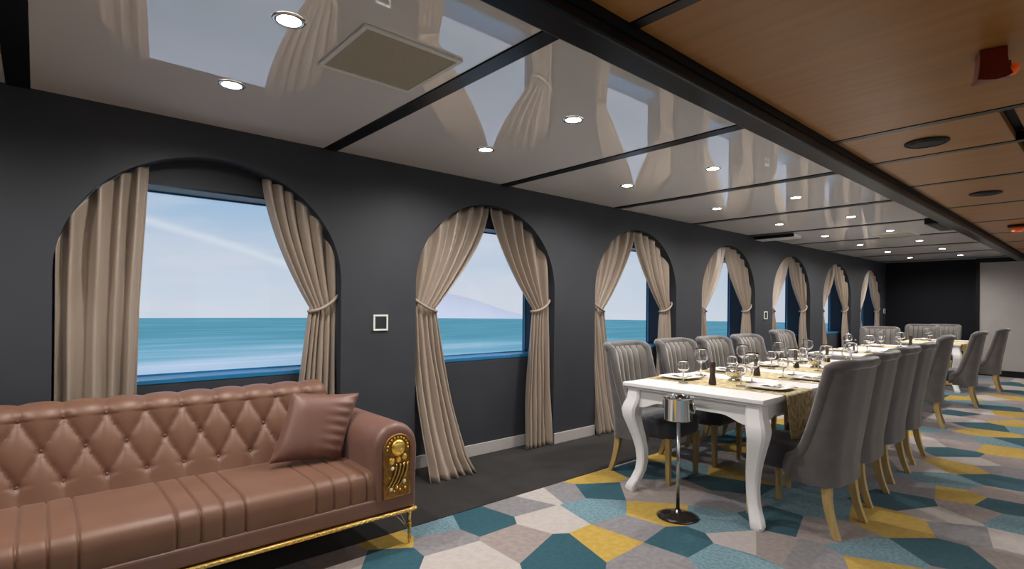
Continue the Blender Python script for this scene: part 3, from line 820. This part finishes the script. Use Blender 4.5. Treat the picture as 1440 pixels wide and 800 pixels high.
# ------------------------------------------------------------------ tableware
ZT = .7755
def proto(fn): return fn()
def mk_plate():
    r = empty('dinner_plate'); rg = []
    for (w, z) in ((.075, .002), (.085, .0), (.09, .003), (.128, .014), (.130, .017), (.126, .018), (.092, .009), (.05, .008)):
        ring = []
        for i in range(40):
            a = 2*PI*i/40; c, s_ = math.cos(a), math.sin(a); e_ = .42
            ring.append((w*abs(c)**e_*(1 if c >= 0 else -1), w*abs(s_)**e_*(1 if s_ >= 0 else -1), z))
        rg.append(ring)
    m = MB(); m.rings(rg); m.build('dish', 'porcelain', r, 'angle')
    return r
def mk_napkin():
    r = empty('folded_napkin'); m = MB()
    m.grid(lambda u, v: ((u-.5)*.17, (v-.5)*.085, .004+.012*math.sin(PI*v)+.003*math.sin(9*u)), 16, 10); m.build('top_fold', 'linen', r, True, solid=.004)
    m = MB(); m.grid(lambda u, v: ((u-.5)*.19, (v-.5)*.11, .0025), 4, 4); m.build('under_fold', 'linen', r, True, solid=.004)
    return r
def mk_glass(h_, rb, name):
    r = empty(name)
    t_ = .0018; zb = h_*.46
    out = [(.034*rb/.042, 0), (.033*rb/.042, .003), (.012, .006), (.0045, .012), (.004, zb*.6), (.005, zb*.9), (.012, zb)]
    bowl = [(rb*.62, zb+.05*h_), (rb*.92, zb+.14*h_), (rb, zb+.24*h_), (rb*.97, zb+.36*h_), (rb*.84, zb+.48*h_), (rb*.76, h_)]
    inn = [(q-t_, z) for q, z in reversed(bowl)]+[(.010, zb+.010), (.001, zb+.006)]
    m = MB(); m.lathe(out+bowl+inn, 24, caps=(True, False)); m.build('bowl_and_stem', 'wine_glass', r, True)
    return r
def mk_mill():
    r = empty('pepper_mill')
    m = MB(); m.lathe([(.025, 0), (.026, .012), (.021, .04), (.017, .07), (.019, .095), (.021, .105)], 20); m.build('body', 'mill', r, True)
    m = MB(); m.lathe([(.020, .107), (.021, .115), (.017, .125), (.020, .14), (.017, .155), (.006, .160)], 20); m.build('head', 'mill', r, True)
    return r
def mk_bowl():
    r = empty('steel_bowl')
    m = MB(); m.lathe([(.045, 0), (.048, .006), (.030, .012), (.030, .02), (.060, .035), (.066, .06), (.064, .09), (.062, .09), (.063, .06), (.055, .038), (.01, .028)], 28); m.build('bowl', 'chrome', r, True)
    m = MB(); m.tube([(.064*math.cos(2*PI*i/28), .064*math.sin(2*PI*i/28), .09) for i in range(28)], .004, 6, closed=True); m.build('rim', 'chrome', r, True)
    return r
def mk_fork():
    r = empty('fork'); m = MB()
    m.box(-.004, .004, -.10, .03, .0, .003); m.build('handle', 'steel', r, bevel=.001)
    m = MB(); m.box(-.011, .011, .03, .05, .0, .003)
    for q in range(4): m.box(-.011+q*.0061, -.0075+q*.0061, .05, .09, 0, .0025)
    m.build('tines', 'steel', r); return r
def mk_knife():
    r = empty('table_knife'); MB().box(-.006, .006, -.11, .0, 0, .005).build('handle', 'steel', r, bevel=.002)
    m = MB(); m.add([(-.006, 0, .001), (.008, 0, .001), (.009, .08, .001), (-.004, .115, .001), (-.006, 0, .003), (.008, 0, .003), (.009, .08, .003), (-.004, .115, .003)], [(0, 3, 2, 1), (4, 5, 6, 7), (0, 1, 5, 4), (1, 2, 6, 5), (2, 3, 7, 6), (3, 0, 4, 7)])
    m.build('blade', 'steel', r); return r
PROTO = {}
def put(kind, x, y, z, rz, label, cat, group):
    if kind not in PROTO:
        o = {'plate': mk_plate, 'napkin': mk_napkin, 'goblet': lambda: mk_glass(.210, .054, 'wine_glass'), 'small': lambda: mk_glass(.155, .040, 'water_glass'), 'mill': mk_mill, 'bowl': mk_bowl, 'fork': mk_fork, 'knife': mk_knife}[kind]()
        PROTO[kind] = o
    else: o = copy_tree(PROTO[kind])
    o.location = (x, y, z); o.rotation_euler = (0, 0, rz); tag(o, label, cat, group); return o
def setting(x, side, tb, where, rn):
    y0, y1 = tb[2], tb[3]
    sg = 1 if side == 'aisle' else -1
    ye = y0 if sg > 0 else y1
    rz = 0 if sg > 0 else PI
    yp = ye+sg*.17; jx = rn.uniform(-.015, .015)
    put('plate', x+jx, yp, ZT, rz+rn.uniform(-.06, .06), 'white square dinner plate, '+where, 'plate', 'dinner plates')
    put('napkin', x+jx, yp, ZT+.014, rz+rn.uniform(-.2, .2), 'folded white napkin on the plate, '+where, 'napkin', 'folded napkins')
    put('fork', x-sg*.165, yp, ZT, rz, 'steel fork beside the plate, '+where, 'fork', 'forks')
    put('knife', x+sg*.165, yp, ZT, rz, 'steel knife beside the plate, '+where, 'knife', 'knives')
    put('goblet', x+(.17 if sg > 0 else .26)+rn.uniform(-.015, .015), yp+sg*(.20 if sg > 0 else .02)+rn.uniform(-.01, .01), ZT, 0, 'large stemmed wine glass, '+where, 'wine glass', 'large wine glasses')
    put('small', x-(.06 if sg > 0 else .20)+rn.uniform(-.015, .015), yp+sg*(.175 if sg > 0 else .145), ZT, 0, 'small stemmed water glass, '+where, 'water glass', 'small stemmed glasses')
rn = random.Random(5)
for i, x in enumerate(TCX):
    for side in ('aisle', 'window'):
        setting(x+.03, side, T1, '%s side of long table, %s from the steel stand' % (side, ORD[i]), rn)
for i, (x, y) in enumerate(((3.50, 1.87), (4.25, 1.90), (5.10, 1.93), (5.93, 1.95))):
    put('mill', x, y, ZT, 0, 'dark wood pepper mill on the long table, %s from the steel stand' % ORD[i], 'pepper mill', 'pepper mills')
for i, (x, y) in enumerate(((3.83, 1.87), (5.28, 1.83))):
    put('bowl', x, y, ZT, 0, 'polished steel bowl on the long table, %s from the steel stand' % ORD[i], 'bowl', 'steel bowls')
for i, x in enumerate((7.68, 9.05)):
    for side in ('aisle', 'window'):
        setting(x, side, T2, '%s side of middle table, %s end' % (side, ('near', 'far')[i]), rn)
put('mill', 7.45, 2.14, ZT, 0, 'dark wood pepper mill on the near end of the middle table', 'pepper mill', 'pepper mills')
put('mill', 9.45, 2.02, ZT, 0, 'dark wood pepper mill on the far end of the middle table', 'pepper mill', 'pepper mills')
setting(11.7, 'window', T3, 'window side of the last table', rn)

# steel wine cooler stand at the table end
r = empty('cooler_stand', (3.0, 1.825, 0)); tag(r, 'steel wine cooler stand with round dark base at the table end', 'wine cooler')
MB().lathe([(.125, 0), (.128, .006), (.10, .016), (.05, .026), (.02, .034), (.016, .05)], 36).build('base', 'dark_base', r, True)
MB().lathe([(.011, .03), (.011, .60)], 16).build('pole', 'steel', r, True)
MB().lathe([(.085, .605), (.088, .61), (.089, .735), (.095, .742), (.095, .748), (.090, .748), (.086, .735), (.083, .615), (.01, .612)], 36).build('bucket', 'chrome', r, 'angle')
for sg in (-1, 1):
    m = MB(); m.tube([(0, sg*.088, .72), (0, sg*.108, .715), (0, sg*.112, .69), (0, sg*.108, .665), (0, sg*.088, .66)], .005, 8); m.build('handle', 'chrome', r, True)
